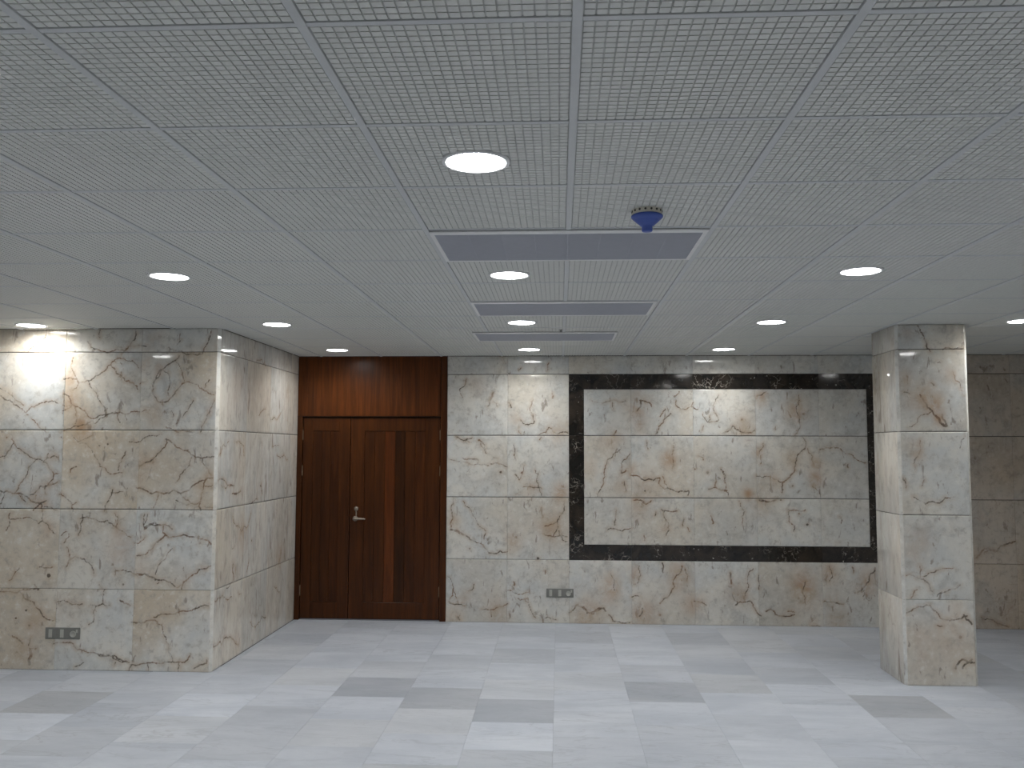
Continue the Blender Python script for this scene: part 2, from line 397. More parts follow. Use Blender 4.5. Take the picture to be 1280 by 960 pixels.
# ------------------------------------------------------------------ traced cracks and stains of the marble (mm, on each wall plane)
VEINS = {'L':{'v':[[36,-3962,2538,-4020,2485,-4100,2383,-4147,2436],[30,-3536,2570,-3534,2512],[48,-3632,2483,-3600,2435,-3530,2415,-3451,2400,-3333,2413,-3295,2453,-3254,2559],
[24,-3294,2443,-3166,2443],[36,-3333,2410,-3361,2381],[30,-4313,2126,-4251,2092,-4168,2020,-4117,1991],[36,-4310,2068,-4228,2029,-4156,1976,-4089,1919,-4022,1866,-3930,1784],
[39,-4090,1943,-4057,1981,-3998,2000,-3871,2025,-3845,2001],[21,-3915,2363,-3822,2275],[30,-3741,2358,-3742,2261,-3720,2222,-3688,2164],[42,-3808,2193,-3759,2203,-3719,2193,-3679,2164,-3630,2179,-3581,2193,-3523,2231,-3475,2265,-3442,2304,-3409,2342,-3370,2357],
[30,-3370,2352,-3271,2337,-3220,2279],[45,-3442,2299,-3395,2236,-3324,2178,-3219,2111],[36,-3610,2174,-3573,2106,-3515,2020,-3467,1929],[30,-3688,2159,-3736,2106],
[45,-3813,2073,-3763,2058,-3741,2001,-3711,1986,-3650,1953,-3609,1914,-3579,1890,-3521,1909,-3462,1919,-3413,1934,-3355,1938,-3295,1924,-3213,1940],[30,-3810,1991,-3740,1986],
[30,-3808,1948,-3740,1981],[30,-3711,1981,-3703,1924,-3705,1847],[42,-3811,1785,-3763,1813,-3685,1828,-3607,1852,-3573,1876],[36,-3573,1876,-3553,1847,-3500,1895,-3462,1914],
[30,-3374,1934,-3352,1857],[30,-3315,1924,-3298,1876],[30,-3107,2144,-3080,2212,-3052,2269],[51,-2991,2438,-2932,2413,-2872,2392,-2794,2384,-2725,2384],
[36,-2725,2384,-2698,2451,-2658,2567],[24,-2933,2452,-2895,2490],[39,-2906,2370,-2929,2336,-2997,2298,-3044,2264,-3081,2192,-3104,2154],[36,-3044,2264,-2995,2240,-2973,2183,-2981,2116,-2979,2058],
[30,-2939,2336,-2898,2288,-2872,2211,-2856,2168],[42,-3012,2015,-2969,2039,-2931,2077,-2903,2125,-2875,2159],[30,-2875,2159,-2787,2158,-2748,2144],[39,-2748,2144,-2718,2115,-2668,2082,-2624,2072],
[24,-2698,2125,-2661,2187],[24,-3104,2135,-3087,2058,-3046,2015,-3012,2015],[33,-2623,2048,-2650,1963,-2691,1867,-2722,1787],[54,-2991,1824,-2942,1805,-2902,1786,-2785,1784],
[30,-2956,1953,-2939,1877],[30,-2914,1848,-2895,1881],[21,-3205,1938,-3122,1953],[21,-2783,2029,-2867,1896],[24,-3207,2154,-3159,2173],[39,-4287,1590,-4248,1600,-4210,1648,-4183,1700,-4199,1729],
[42,-4183,1700,-4131,1653,-4080,1619,-4025,1586,-3970,1577,-3909,1539,-3878,1496,-3856,1463,-3884,1406,-3897,1382,-3961,1372,-3993,1329,-4037,1305],[36,-4004,1572,-4064,1472,-4129,1376,-4151,1328],
[30,-3856,1463,-3817,1468],[30,-3940,1563,-3903,1625],[39,-3911,1587,-3872,1601,-3828,1592],[33,-3897,1382,-3825,1406],[45,-4275,1337,-4225,1333,-4175,1314,-4116,1319,-4066,1296,-4035,1267,-3985,1244,-3945,1244],
[33,-4126,1310,-4099,1272,-4063,1243],[30,-4244,1318,-4270,1233],[51,-4007,1187,-3974,1216,-3945,1244,-3907,1263],[42,-3945,1244,-3933,1178],[33,-3924,1216,-3875,1216,-3815,1188],
[30,-3917,1377,-3914,1311],[42,-3806,1311,-3750,1279,-3704,1232,-3693,1184],[36,-3700,1232,-3671,1251],[45,-3729,1478,-3721,1506,-3682,1521],[33,-3711,1745,-3680,1711,-3622,1735,-3564,1764],
[30,-3660,1697,-3600,1688,-3559,1635,-3528,1588,-3496,1521,-3446,1498,-3396,1465,-3318,1475],[33,-3300,1641,-3327,1579,-3353,1494],[30,-3273,1712,-3229,1708,-3152,1746,-3036,1770],
[39,-3449,1186,-3427,1257,-3391,1351],[30,-3400,1328,-3303,1333,-3287,1295,-3275,1361],[36,-4188,1167,-4190,1115,-4211,1034],[30,-4190,1115,-4117,1125,-4009,1121,-3958,1088,-3930,1107,-3878,1056,-3817,1009],
[30,-3932,1169,-3930,1107],[33,-3618,1161,-3635,1086,-3646,1001],[36,-3637,1128,-3519,1124,-3422,1116,-3382,1088,-3352,1064,-3292,1032,-3232,990],[33,-3365,1172,-3340,1135,-3352,1064],
[33,-3778,1000,-3730,1029,-3719,991,-3756,944],[30,-3132,1165,-3138,1061],[33,-3138,1057,-3091,1090,-3013,1090],[30,-3207,948,-3173,944,-3126,996],[42,-3190,1527,-3138,1556,-3080,1589,-3028,1637,-2977,1704,-2988,1737,-2948,1713],
[45,-2948,1713,-2908,1675,-2849,1647,-2790,1614,-2712,1588,-2664,1600,-2610,1602],[45,-2825,1642,-2810,1652],[27,-2784,1595,-2844,1496,-2909,1396],[36,-2702,1581,-2661,1515,-2636,1468],
[51,-3204,1362,-3160,1357,-3120,1339,-3033,1330,-2974,1325,-2858,1326,-2801,1345,-2754,1392,-2706,1416,-2659,1440,-2615,1440],[42,-2858,1321,-2828,1279,-2788,1256,-2711,1255,-2700,1191],
[39,-2707,1261,-2703,1318,-2687,1402,-2669,1440],[33,-2895,1274,-2846,1251,-2807,1232,-2779,1251],[39,-2672,1226,-2609,1215],[30,-2677,1383,-2619,1384],
[30,-3033,1330,-3041,1278,-3068,1212],[45,-3135,1052,-3092,1085,-2986,1091,-2937,1072,-2917,1054],[30,-3114,1165,-3135,1052],[48,-2986,1081,-2984,1025,-2944,993,-2887,998,-2839,1008,-2761,997,-2684,985,-2616,944],
[42,-3062,917,-3020,959,-2964,1016],[33,-3737,914,-3706,858,-3715,790,-3731,762],[30,-3704,824,-3664,847,-3593,825,-3533,781,-3513,714],[30,-4172,657,-4139,696,-4094,753],
[24,-3942,760,-3836,761],[42,-4239,575,-4156,576,-4028,591,-3934,592,-3971,631],[45,-4086,573,-4043,524,-3965,491,-3922,441,-3879,386,-3808,365],[30,-3469,636,-3422,603,-3432,581],
[30,-3790,504,-3697,500,-3592,490],[33,-3533,485,-3486,474,-3441,492,-3382,481],[30,-3486,474,-3539,335],[27,-3432,570,-3435,492],[66,-3303,521,-3267,499,-3220,483],
[51,-3210,358,-3123,355,-3008,364],[48,-4130,249,-4094,233,-4045,189],[30,-3983,240,-3985,151,-3938,157],[149,-3981,140,-3985,40],[48,-3806,189,-3719,199,-3649,195,-3613,151,-3519,130,-3426,117,-3345,105,-3228,69],
[33,-3320,62,-3331,40],[36,-3346,749,-3350,699],[33,-3346,744,-3276,744,-3205,717,-3113,718,-3007,675],[24,-3631,24,-3563,58],[39,-3205,723,-3113,718,-3054,696,-2984,675,-2902,648,-2867,621,-2833,643],
[45,-2832,610,-2811,666,-2755,711,-2699,756,-2607,785],[36,-3187,852,-3118,863,-3061,909,-3005,971,-2966,1010],[27,-2911,910,-2977,820,-3037,713],[54,-3038,397,-2953,422,-2838,444,-2724,467,-2656,492,-2622,485],
[30,-3020,364,-2973,342,-2935,222,-2884,79],[48,-3467,123,-3380,110,-3298,90,-3216,63],[45,-3204,45,-3124,54,-3055,60,-2975,59,-2872,69,-2792,70,-2754,120],
[39,-3198,42,-3220,-3],[39,-2838,64,-2838,3],[60,-2717,27,-2678,55,-2627,67,-2622,89],[27,-3078,54,-3065,5],[30,-3018,647,-3007,658]],'s':[[-3655,1828,56,1.0],
[-3753,2039,47,0.7],[-3758,2184,47,0.5],[-3079,1905,56,0.5],[-3153,2327,56,0.3],[-3054,2260,47,0.6],[-3082,1924,56,0.5],[-3164,2318,47,0.4],[-3101,2491,56,0.3],
[-2654,1944,23,0.5],[-3936,1244,42,0.9],[-3902,1387,37,0.5],[-3872,1596,37,0.4],[-3331,1032,47,0.5],[-3155,1561,47,0.4],[-3977,1282,56,0.4],[-3868,1037,47,0.4],
[-4163,1054,47,0.2],[-2649,1449,28,0.6],[-2715,1374,28,0.5],[-3344,1069,28,0.5],[-3089,1561,28,0.4],[-3182,1438,37,0.3],[-3959,363,67,0.5],[-3868,688,45,0.3],
[-3316,895,89,0.4],[-4042,128,56,0.5],[-3704,399,67,0.2],[-2800,699,56,0.2],[-2687,767,34,0.4],[-3149,774,67,0.25]],'d':[[-3809,1744,7],[-3507,1683,8],[-3442,1693,7],
[-4240,1743,5],[-2700,953,7],[-3863,699,18],[-3281,638,9],[-4027,438,10],[-4106,378,9],[-3998,323,10],[-2704,951,9],[-3284,638,9]]},'S':{'v':[[58,6606,1427,6814,1377,6951,1369],
[37,6612,1593,6828,1720],[41,6956,1299,7118,1320],[44,8013,1606,8230,1605,8347,1560],[34,7877,1681,8060,1690],[41,7491,1948,7678,2012],[34,7809,1927,8144,2033],
[34,6946,1721,7154,1686,7160,1603],[34,7577,1743,7605,1680],[68,7604,1362,7610,1282],[41,7411,2416,7651,2391],[48,6660,1385,6889,1371],[41,6915,1304,7112,1335],
[54,6589,207,6746,196,6769,161,7134,85],[44,6624,517,6973,490],[37,6949,1128,7021,1043,7137,985,7297,1020,7361,1123],[44,6946,869,7010,886],[75,6976,748,6999,619],
[41,6840,581,6965,609],[61,7570,1349,7627,1269],[37,7300,641,7341,735],[44,7356,1198,7528,1222],[48,7103,509,7173,482],[41,7403,213,7479,157,7703,208,7811,179],
[41,8195,722,8144,618],[34,8014,419,8193,337]],'s':[[6950,2221,93,0.2],[8302,2189,47,0.3],[7162,950,102,0.5],[8168,688,85,0.5],[7003,682,68,0.4],[7132,106,68,0.4]],
'd':[[7393,890,10]]},'B':{'v':[[51,-581,2583,-533,2524],[59,-394,2438,-372,2460],[39,-96,2512,-112,2432],[39,-907,2364,-928,2289,-976,2252,-959,2193,-943,2139],
[102,-638,2225,-670,2150],[39,-670,2150,-696,2086],[31,-643,2134,-606,2086],[70,-489,2123,-467,2070],[47,-64,2235,-59,2161],[47,-249,2150,-287,2060,-255,2012,-239,1938,-244,1917,-350,1916,-377,1954],
[31,-392,1895,-371,1811],[55,-191,1806,-127,1827,-96,1880,-53,1838,-16,1817,31,1832,89,1822],[47,-1010,1788,-934,1746,-849,1778],[39,-775,1757,-721,1651],
[39,-191,1758,-170,1785],[43,-999,1785,-935,1748,-881,1732],[35,-764,1727,-710,1621],[39,-1072,1567,-986,1541,-880,1520,-773,1515,-688,1505],[39,-944,1578,-869,1568,-784,1552,-805,1521],
[55,-667,1521,-625,1532,-550,1516,-503,1495],[43,-641,1584,-604,1579],[47,-445,1707,-429,1643,-418,1559],[47,-428,1422,-391,1370],[35,-381,1370,-339,1507],
[55,-349,1296,-275,1302,-169,1287],[47,-201,1434,-191,1287,-169,1214],[39,-233,1465,-201,1413],[39,-422,1228,-370,1249],[51,-1026,1188,-1041,1051,-1050,904],
[63,-1050,889,-981,858,-907,827],[35,-930,1157,-866,1084,-813,1000,-717,876],[117,-173,1099,-169,1057,-159,1005],[47,51,1163,20,1037,-12,943,-54,829],[51,-138,922,-22,964],
[59,-1058,880,-936,845,-874,809,-789,756,-691,673,-630,655,-502,675],[39,-728,895,-710,853,-728,787],[51,-145,851,-61,822,48,829,78,823],[47,0,882,36,787,78,775],
[43,-1079,429,-1023,334,-992,227],[55,-1023,322,-1065,191,-943,171,-912,151],[51,-823,361,-828,325,-877,294],[43,-495,305,-423,282,-338,277,-290,295],[51,-398,234,-374,211,-314,229],
[43,-326,211,-278,141,-223,47],[51,-748,123,-664,118,-579,149,-495,180],[43,-658,112,-651,53],[78,-978,49,-960,20],[98,-435,389,-435,353],[39,-157,24,-109,60,-25,32],
[63,95,98,143,134,179,182,227,147,274,100,334,95,382,149,430,150],[59,-133,499,-133,463],[31,313,2145,507,2145,653,2145],[31,519,2132,531,2059],[86,786,2145,798,2084,761,2041],
[78,786,2145,846,2132,882,2120,900,2084],[55,1033,2059,978,1980],[59,1086,2017,1013,1926,940,1817],[55,1167,2230,1124,2181,1129,2102,1171,2066,1231,2053,1292,2084,1345,2053],
[39,1298,2120,1286,2078],[51,1545,2193,1489,2078,1542,1951,1529,1939,1434,1932,1387,2011],[35,1446,1939,1465,2011],[43,1397,1902,1385,1854],[39,1570,1824,1631,1842],
[67,560,1852,530,1804],[43,601,1671,535,1628,468,1561,437,1465,443,1404,406,1284,376,1211],[43,686,1623,625,1562,607,1514,600,1441],[63,600,1435,648,1465],
[43,630,1357,647,1261],[74,696,1417,756,1412,834,1370,912,1370,972,1395],[55,972,1395,966,1335,1019,1287,1103,1275,1246,1270,1240,1228],[39,996,1407,1055,1299],
[43,1107,1708,1100,1588,1093,1479],[43,849,1744,861,1671],[51,1346,1607,1393,1567],[59,1509,1361,1509,1307,1437,1289],[55,1509,1301,1556,1278,1615,1278],
[39,1553,1481,1593,1386,1603,1290],[51,719,1177,791,1178,826,1154],[67,1675,1897,1722,1860,1781,1836,1882,1855],[43,1578,1830,1626,1842,1675,1891],[47,1906,2187,2002,2229],
[39,2311,2193,2306,1940,2316,1880,2267,1807],[70,2344,1784,2372,1712,2359,1676,2287,1616,2268,1532,2260,1472,2212,1406,2140,1358,2132,1257],[43,2383,1682,2428,1604,2438,1521],
[47,1893,1417,1999,1411,2058,1388,2128,1358],[35,1964,1735,1936,1531],[43,2501,1670,2595,1682,2672,1686,2759,1629,2840,1582,2932,1546],[63,2762,1534,2761,1498],
[43,2422,1318,2485,1247],[35,1561,1481,1600,1302],[51,1546,1278,1606,1272,1629,1219],[59,1901,1190,1960,1185,2018,1173,2078,1191],[47,2085,1891,2085,1855],
[78,553,1082,545,1006,537,938],[51,469,892,575,888,689,909],[59,721,1182,790,1182,842,1137,888,1175],[59,986,1092,1031,1078,1137,1078],[47,1009,1070,1053,942,1029,844],
[94,1453,1035,1475,960],[47,933,1069,925,1031],[59,1197,996,1188,935],[59,1233,920,1248,883],[43,817,842,824,789],[86,989,580,992,490],[63,1177,552,1115,454,1076,319,1001,251,962,199],
[39,1206,530,1220,410],[39,770,555,753,390],[47,692,255,767,263],[39,497,478,534,403,534,313],[67,162,174,223,160,268,100,344,124,404,147,450,118],[59,472,88,510,29,675,16],
[67,797,152,766,77],[47,1285,225,1412,189],[39,708,375,738,383],[63,1913,1181,2025,1167,2130,1190],[70,2187,1093,2277,1090,2351,1097],[55,2187,1078,2193,988,2244,943,2235,891],
[39,1725,1180,1769,1090,1752,955],[59,2669,1036,2691,1006,2682,969],[98,1632,497,1641,393],[86,2776,560,2785,509],[43,1849,536,1802,387,1755,253],[43,1900,477,1898,343],
[51,1672,192,1725,223,1829,224,1872,136,1916,92],[43,1651,296,1695,222],[67,1961,137,2006,160,2049,108,2123,94,2227,111],[47,2168,139,2227,133],[74,2988,533,2927,429,2881,369,2821,324],
[51,2881,354,2871,288],[39,2562,573,2559,425],[51,2510,239,2598,233,2686,212],[59,2387,9,2460,3],[47,2337,422,2332,215],[86,3929,658,4007,745,4102,714,4190,780,4287,813],
[59,4006,713,4060,724],[51,3952,107,4078,65,4204,14]],'s':[[-424,1980,53,0.4],[-1,1832,74,0.5],[73,1906,32,0.4],[-810,2278,64,0.3],[9,1246,64,0.8],[-275,1297,64,0.4],
[-85,912,95,0.7],[-1024,967,53,0.5],[-448,771,61,0.5],[-61,846,73,0.5],[-591,90,86,0.5],[-919,228,49,0.4],[274,89,98,0.6],[-1003,37,61,0.4],[773,2084,98,0.6],
[784,1901,49,0.5],[1058,1576,61,0.8],[709,1466,49,0.6],[517,1755,86,0.4],[840,1334,110,0.4],[587,1309,61,0.4],[766,1166,73,0.5],[298,1476,61,0.3],[1953,2169,55,0.7],
[2273,2060,86,0.7],[1782,1891,73,0.5],[2239,1580,61,0.6],[2447,1390,55,0.9],[2462,1533,43,0.7],[1813,1243,43,1.0],[1908,1626,49,0.5],[2057,1364,61,0.4],
[1962,1340,73,0.4],[488,328,93,0.8],[1131,469,93,0.7],[811,92,108,0.6],[298,101,108,0.5],[774,1114,77,0.5],[1277,187,77,0.6],[724,465,54,0.6],[1014,904,46,0.4],
[2320,348,101,0.9],[2560,499,70,0.6],[1726,297,93,0.5],[2911,414,77,0.7],[2624,71,93,0.5],[2183,125,77,0.3],[1949,1151,77,0.5],[2598,233,77,0.4],[2402,10,46,0.5]],
'd':[[-785,1753,10],[-568,1442,14],[-360,1435,14],[-203,614,15],[-867,701,10],[1124,2181,13],[1433,1447,15],[1311,1478,9],[830,1268,11],[2234,1323,12],[2139,1287,12],
[1765,1957,10],[961,91,12],[1174,552,11],[2291,1060,11],[2366,956,14]]},'P':{'v':[[47,2616,2571,2652,2507,2679,2448,2700,2384],[30,2791,2394,2820,2413,2933,2403],
[65,2619,2068,2656,2010,2701,1952,2728,1913],[107,2728,1913,2759,1865,2801,1841],[77,2801,1841,2775,1923],[59,2703,2155,2721,2136],[36,2750,2301,2774,2301],
[27,2861,2228,2905,2145,2926,2068],[36,2506,2087,2544,2078],[24,2537,1835,2691,1942],[30,2609,1739,2592,1624,2567,1523],[36,2920,1754,2890,1682],[30,2629,1451,2613,1408],
[36,2481,1465,2500,1393],[36,2552,1328,2633,1278,2731,1287,2847,1330],[50,2486,771,2584,748,2632,724,2662,658],[36,2578,838,2584,756],[30,2600,764,2814,824],
[30,2694,626,2793,676,2859,710],[42,2478,508,2545,542,2643,563,2690,511,2737,462,2818,464,2900,489],[71,2876,497,2930,432],[39,2687,421,2728,417],[77,2807,122,2857,187,2937,164],
[71,2855,123,2922,188],[33,2514,607,2557,673]],'s':[[2647,2048,69,0.8],[2731,2010,59,0.8],[2509,2175,49,0.6],[2813,2204,49,0.4],[2580,2019,59,0.4],[2746,1894,30,0.9],
[2538,2507,49,0.3],[2578,1652,59,0.5],[2541,954,87,0.4],[2591,1004,69,0.4],[2798,349,104,0.4],[2836,513,69,0.3],[2602,281,104,0.3]],'d':[[2846,342,14]]}}


def jag(p):
    """break a traced line into an irregular crack by midpoint displacement"""
    g = np.random.RandomState(int(abs(p[0, 0]) * 1000 + p[0, 1] * 7919 * 1000) % 99991)
    for _ in range(4):
        q = [p[0]]
        for a, b in zip(p[:-1], p[1:]):
            d = b - a
            L = math.hypot(*d)
            if L > 0.014:
                q.append((a + b) / 2 + np.array([-d[1], d[0]]) * g.uniform(-0.17, 0.17) + d * g.uniform(-.1, .1))
            q.append(b)
        p = np.array(q)
    return p


def crack_fields(key, s, z):
    """distance to the nearest crack (minus its half width) and stain amount at wall points"""
    dist = np.full(s.shape, 0.06)
    stain = np.zeros(s.shape)
    if key is None:
        return dist, stain
    data = VEINS[key]
    lo_s, hi_s, lo_z, hi_z = s.min() - .06, s.max() + .06, z.min() - .06, z.max() + .06
    for v in data['v']:
        hw = v[0] * 1e-4
        p = np.array(v[1:], float).reshape(-1, 2) * 1e-3
        hw *= 0.62
        if p[:, 0].max() < lo_s or p[:, 0].min() > hi_s or p[:, 1].max() < lo_z or p[:, 1].min() > hi_z:
            continue
        p = jag(p)
        for a, b in zip(p[:-1], p[1:]):
            d = b - a
            L2 = max(1e-9, d @ d)
            u = np.clip(((s - a[0]) * d[0] + (z - a[1]) * d[1]) / L2, 0, 1)
            r = np.hypot(s - a[0] - u * d[0], z - a[1] - u * d[1]) - hw
            dist = np.minimum(dist, r)
    for x, zz, r in data['d']:
        dist = np.minimum(dist, np.hypot(s - x * 1e-3, z - zz * 1e-3) - r * 1e-3 * 0.75)
    for x, zz, r, a in data['s']:
        R = r * 1e-3 * 1.25
        stain = np.maximum(stain, a * np.exp(-(((s - x * 1e-3) / R) ** 2 + ((z - zz * 1e-3) / (R * 1.25)) ** 2)))
    return dist, stain


def slab(name, parent, s0, s1, z0, z1, face, plane, mat, key=None, color=(0.5, 0.5, 1), res=0.0075, gap_s=0.0004, gap_z=0.0024, thick=0.02):
    """one stone slab; face: direction it looks ('-y', '+x', '-x', '+y'); plane: its coordinate"""
    s0, s1, z0, z1 = s0 + gap_s, s1 - gap_s, z0 + gap_z, z1 - gap_z
    w, h = s1 - s0, z1 - z0
    b = 0.0012
    nx = max(2, int(w / res)) if key else 2
    nz = max(2, int(h / res)) if key else 2
    xs = np.concatenate([[-w / 2], np.linspace(-w / 2 + b, w / 2 - b, nx), [w / 2]])
    zs = np.concatenate([[-h / 2], np.linspace(-h / 2 + b, h / 2 - b, nz), [h / 2]])
    gx, gz = np.meshgrid(xs, zs)
    gy = np.zeros_like(gx)
    gy[0, :] = gy[-1, :] = b
    gy[:, 0] = gy[:, -1] = b
    n_x, n_z = len(xs), len(zs)
    verts = np.stack([gx.ravel(), gy.ravel(), gz.ravel()], 1)
    idx = np.arange(n_x * n_z).reshape(n_z, n_x)
    faces = np.stack([idx[:-1, :-1].ravel(), idx[:-1, 1:].ravel(), idx[1:, 1:].ravel(), idx[1:, :-1].ravel()], 1)
    ring = np.concatenate([idx[0, :-1], idx[:-1, -1], idx[-1, :0:-1], idx[:0:-1, 0]])
    base = len(verts)
    rv = verts[ring].copy()
    rv[:, 1] = thick
    verts = np.concatenate([verts, rv])
    k = np.arange(len(ring))
    k2 = (k + 1) % len(ring)
    sides = np.stack([ring[k2], ring[k], base + k, base + k2], 1)
    faces = np.concatenate([faces, sides])
    me = bpy.data.meshes.new(name)
    me.vertices.add(len(verts))
    me.vertices.foreach_set('co', verts.ravel())
    me.loops.add(len(faces) * 4)
    me.loops.foreach_set('vertex_index', faces.ravel().astype(np.int32))
    me.polygons.add(len(faces))
    me.polygons.foreach_set('loop_start', (np.arange(len(faces)) * 4).astype(np.int32))
    me.update(calc_edges=True)
    me.materials.append(mat)
    cs, cz = (s0 + s1) / 2, (z0 + z1) / 2
    sgn = {'-y': 1, '+x': 1, '-x': -1, '+y': -1}[face]
    d, st = crack_fields(key, cs + sgn * verts[:, 0], cz + verts[:, 2])
    me.attributes.new('crack', 'FLOAT', 'POINT').data.foreach_set('value', d.astype(np.float32))
    me.attributes.new('stain', 'FLOAT', 'POINT').data.foreach_set('value', st.astype(np.float32))
    o = bpy.data.objects.new(name, me)
    COL.objects.link(o)
    o.parent = parent
    o.rotation_euler = (0, 0, {'-y': 0, '+x': math.pi / 2, '-x': -math.pi / 2, '+y': math.pi}[face])
    o.location = (cs, plane, cz) if face in ('-y', '+y') else (plane, cs, cz)
    o.color = (*color, 1)
    return o


def slab_color(vein, tan, bri=1.0, j=0.04):
    return (vein, max(0, min(1, tan + rng.uniform(-.15, .15))), bri * (1 + rng.uniform(-j, j)))


# ------------------------------------------------------------------ floor
floor = struct(MB().box(XMIN, XMAX, YMIN, YB + .1, -0.14, -0.0145).build('floor', M['bed']))
FW = 0.5
FX0 = -0.035
tones = {(-3, 12): .74, (-2, 11): .79, (-1, 11): .80, (-1, 10): 1.10, (-1, 14): .86, (1, 12): .78, (1, 13): .95, (1, 14): 1.07, (1, 15): 1.08,
         (1, 16): 1.06, (1, 10): .92, (1, 11): 1.03, (2, 15): .87, (4, 11): .76, (4, 10): .92, (-5, 11): 1.12, (-5, 10): 1.02, (-7, 11): .78, (-7, 10): 1.10,
         (-6, 11): .95, (-6, 10): .93, (-4, 10): .88, (-4, 9): .90, (0, 10): 1.04, (0, 11): 1.03, (0, 9): .93, (0, 12): 1.0, (-2, 10): 1.0,
         (-3, 10): .97, (-3, 11): 1.02, (3, 11): 1.05, (3, 12): 1.03, (2, 11): 1.03, (2, 10): .97, (3, 10): 1.0, (5, 12): 1.04,
         (6, 13): .86, (6, 14): .85, (7, 13): .86, (6, 12): .92, (-5, 12): .98, (-6, 12): .96, (-5, 13): .90, (-4, 11): 1.0}  # dark tones of the far right columns paint in the shadow there
tile_cache = {}


def floor_tile_mesh(x0, x1, y0, y1):
    key = (round(x0, 3), round(x1, 3), round(y0, 3), round(y1, 3))
    if key not in tile_cache:
        mb = MB().box(x0, x1, y0, y1, -0.014, 0.0, 0.0008)
        me = bpy.data.meshes.new('floor_tile')
        me.from_pydata(mb.v, [], mb.f)
        me.materials.append(M['floor'])
        tile_cache[key] = me
    return tile_cache[key]


cells = []
k0, k1 = math.floor((XMIN - FX0) / FW), math.ceil((XMAX - FX0) / FW)
for k in range(k0, k1):
    ph = 0.02 if k % 2 else 0.27
    for mm in range(math.floor((YMIN - ph) / FW) , math.ceil((YB - ph) / FW)):
        cx, cy = FX0 + (k + .5) * FW, ph + (mm + .5) * FW
        x0, x1 = max(XMIN, cx - .25), min(XMAX, cx + .25)
        y0, y1 = max(YMIN, cy - .25), min(YB + .02, cy + .25)
        if x1 <= XC:
            y1 = min(y1, YL)
        elif x0 < XC and y0 >= YL:
            x0 = XC
        if x1 - x0 < .01 or y1 - y0 < .01:
            continue
        d = math.hypot(cx * 0.8, cy - 6.5)
        cells.append((d, k, mm, cx, cy, x0, x1, y0, y1))
cells.sort()
rest = MB()
for n, (d, k, mm, cx, cy, x0, x1, y0, y1) in enumerate(cells):
    g = 0.0004
    if n < 295:
        me = floor_tile_mesh(x0 - cx + g, x1 - cx - g, y0 - cy + g, y1 - cy - g)
        o = link_copy('floor_tile', me, (cx, cy, 0), floor)
        tn = tones.get((k, mm), rng.choice([.96, .98, 1.0, 1.0, 1.02, .93]) if (k * 7 + mm * 3) % 5 else .9)
        o.color = (rng.uniform(0.2, 1.0), max(0, rng.uniform(-.5, .35)), tn * .97, 1)
    else:
        rest.box(x0 + g, x1 - g, y0 + g, y1 - g, -0.014, 0.0, 0.0008)
o = rest.build('floor_tiles', M['floor'], floor)
o['kind'] = 'stuff'
o.color = (.5, .1, 1, 1)

# ------------------------------------------------------------------ where the ceiling lamps are
LAMPS = [
    (-.265, 2.764, 'largest and nearest round ceiling downlight, in front of the widest air grille'),
    (-.262, 4.603, 'round ceiling downlight between the first and second air grilles'),
    (-.269, 6.345, 'round ceiling downlight between the second and third air grilles'),
    (-.274, 8.075, 'round ceiling downlight close to the back wall beside the door, past the last grille'),
    (-2.083, 4.570, 'round ceiling downlight at left, the larger one forward of the marble wall corner'),
    (-2.085, 6.385, 'round ceiling downlight just right of the projecting marble wall corner'),
    (-2.060, 8.075, 'small round ceiling downlight directly above the wooden door'),
    (1.550, 4.570, 'round ceiling downlight at right, the largest on the side of the marble column'),
    (1.525, 6.385, 'round ceiling downlight in the middle of the right row, left of the column'),
    (1.503, 8.105, 'small round ceiling downlight above the black-bordered wall panel'),
    (-3.955, 6.375, 'round ceiling downlight at far left shining on the marble wall below'),
    (3.285, 6.389, 'round ceiling downlight cut by the right edge of the picture, beyond the column'),
]
OUT = 'round ceiling downlight outside the picture, nearer the viewer'
LAMPS += [(x, 2.764, OUT) for x in (-3.96, -2.08, 1.68, 3.45)] + [(-3.96, 4.57, OUT), (3.3, 4.57, OUT)]
LAMPS += [(x, .95, OUT) for x in (-3.96, -2.08, -.265, 1.54, 3.3)]

# ------------------------------------------------------------------ ceiling: square-cell panels hung in a rail grid
ceiling = struct(MB().box(XMIN, XMAX, YMIN, YB + .05, H + .11, H + .16).build('ceiling', M['groove']))
NC = 22
MARG = 0.0125
PITCHC = (TILE - 2 * MARG) / NC
cell_cache = {}


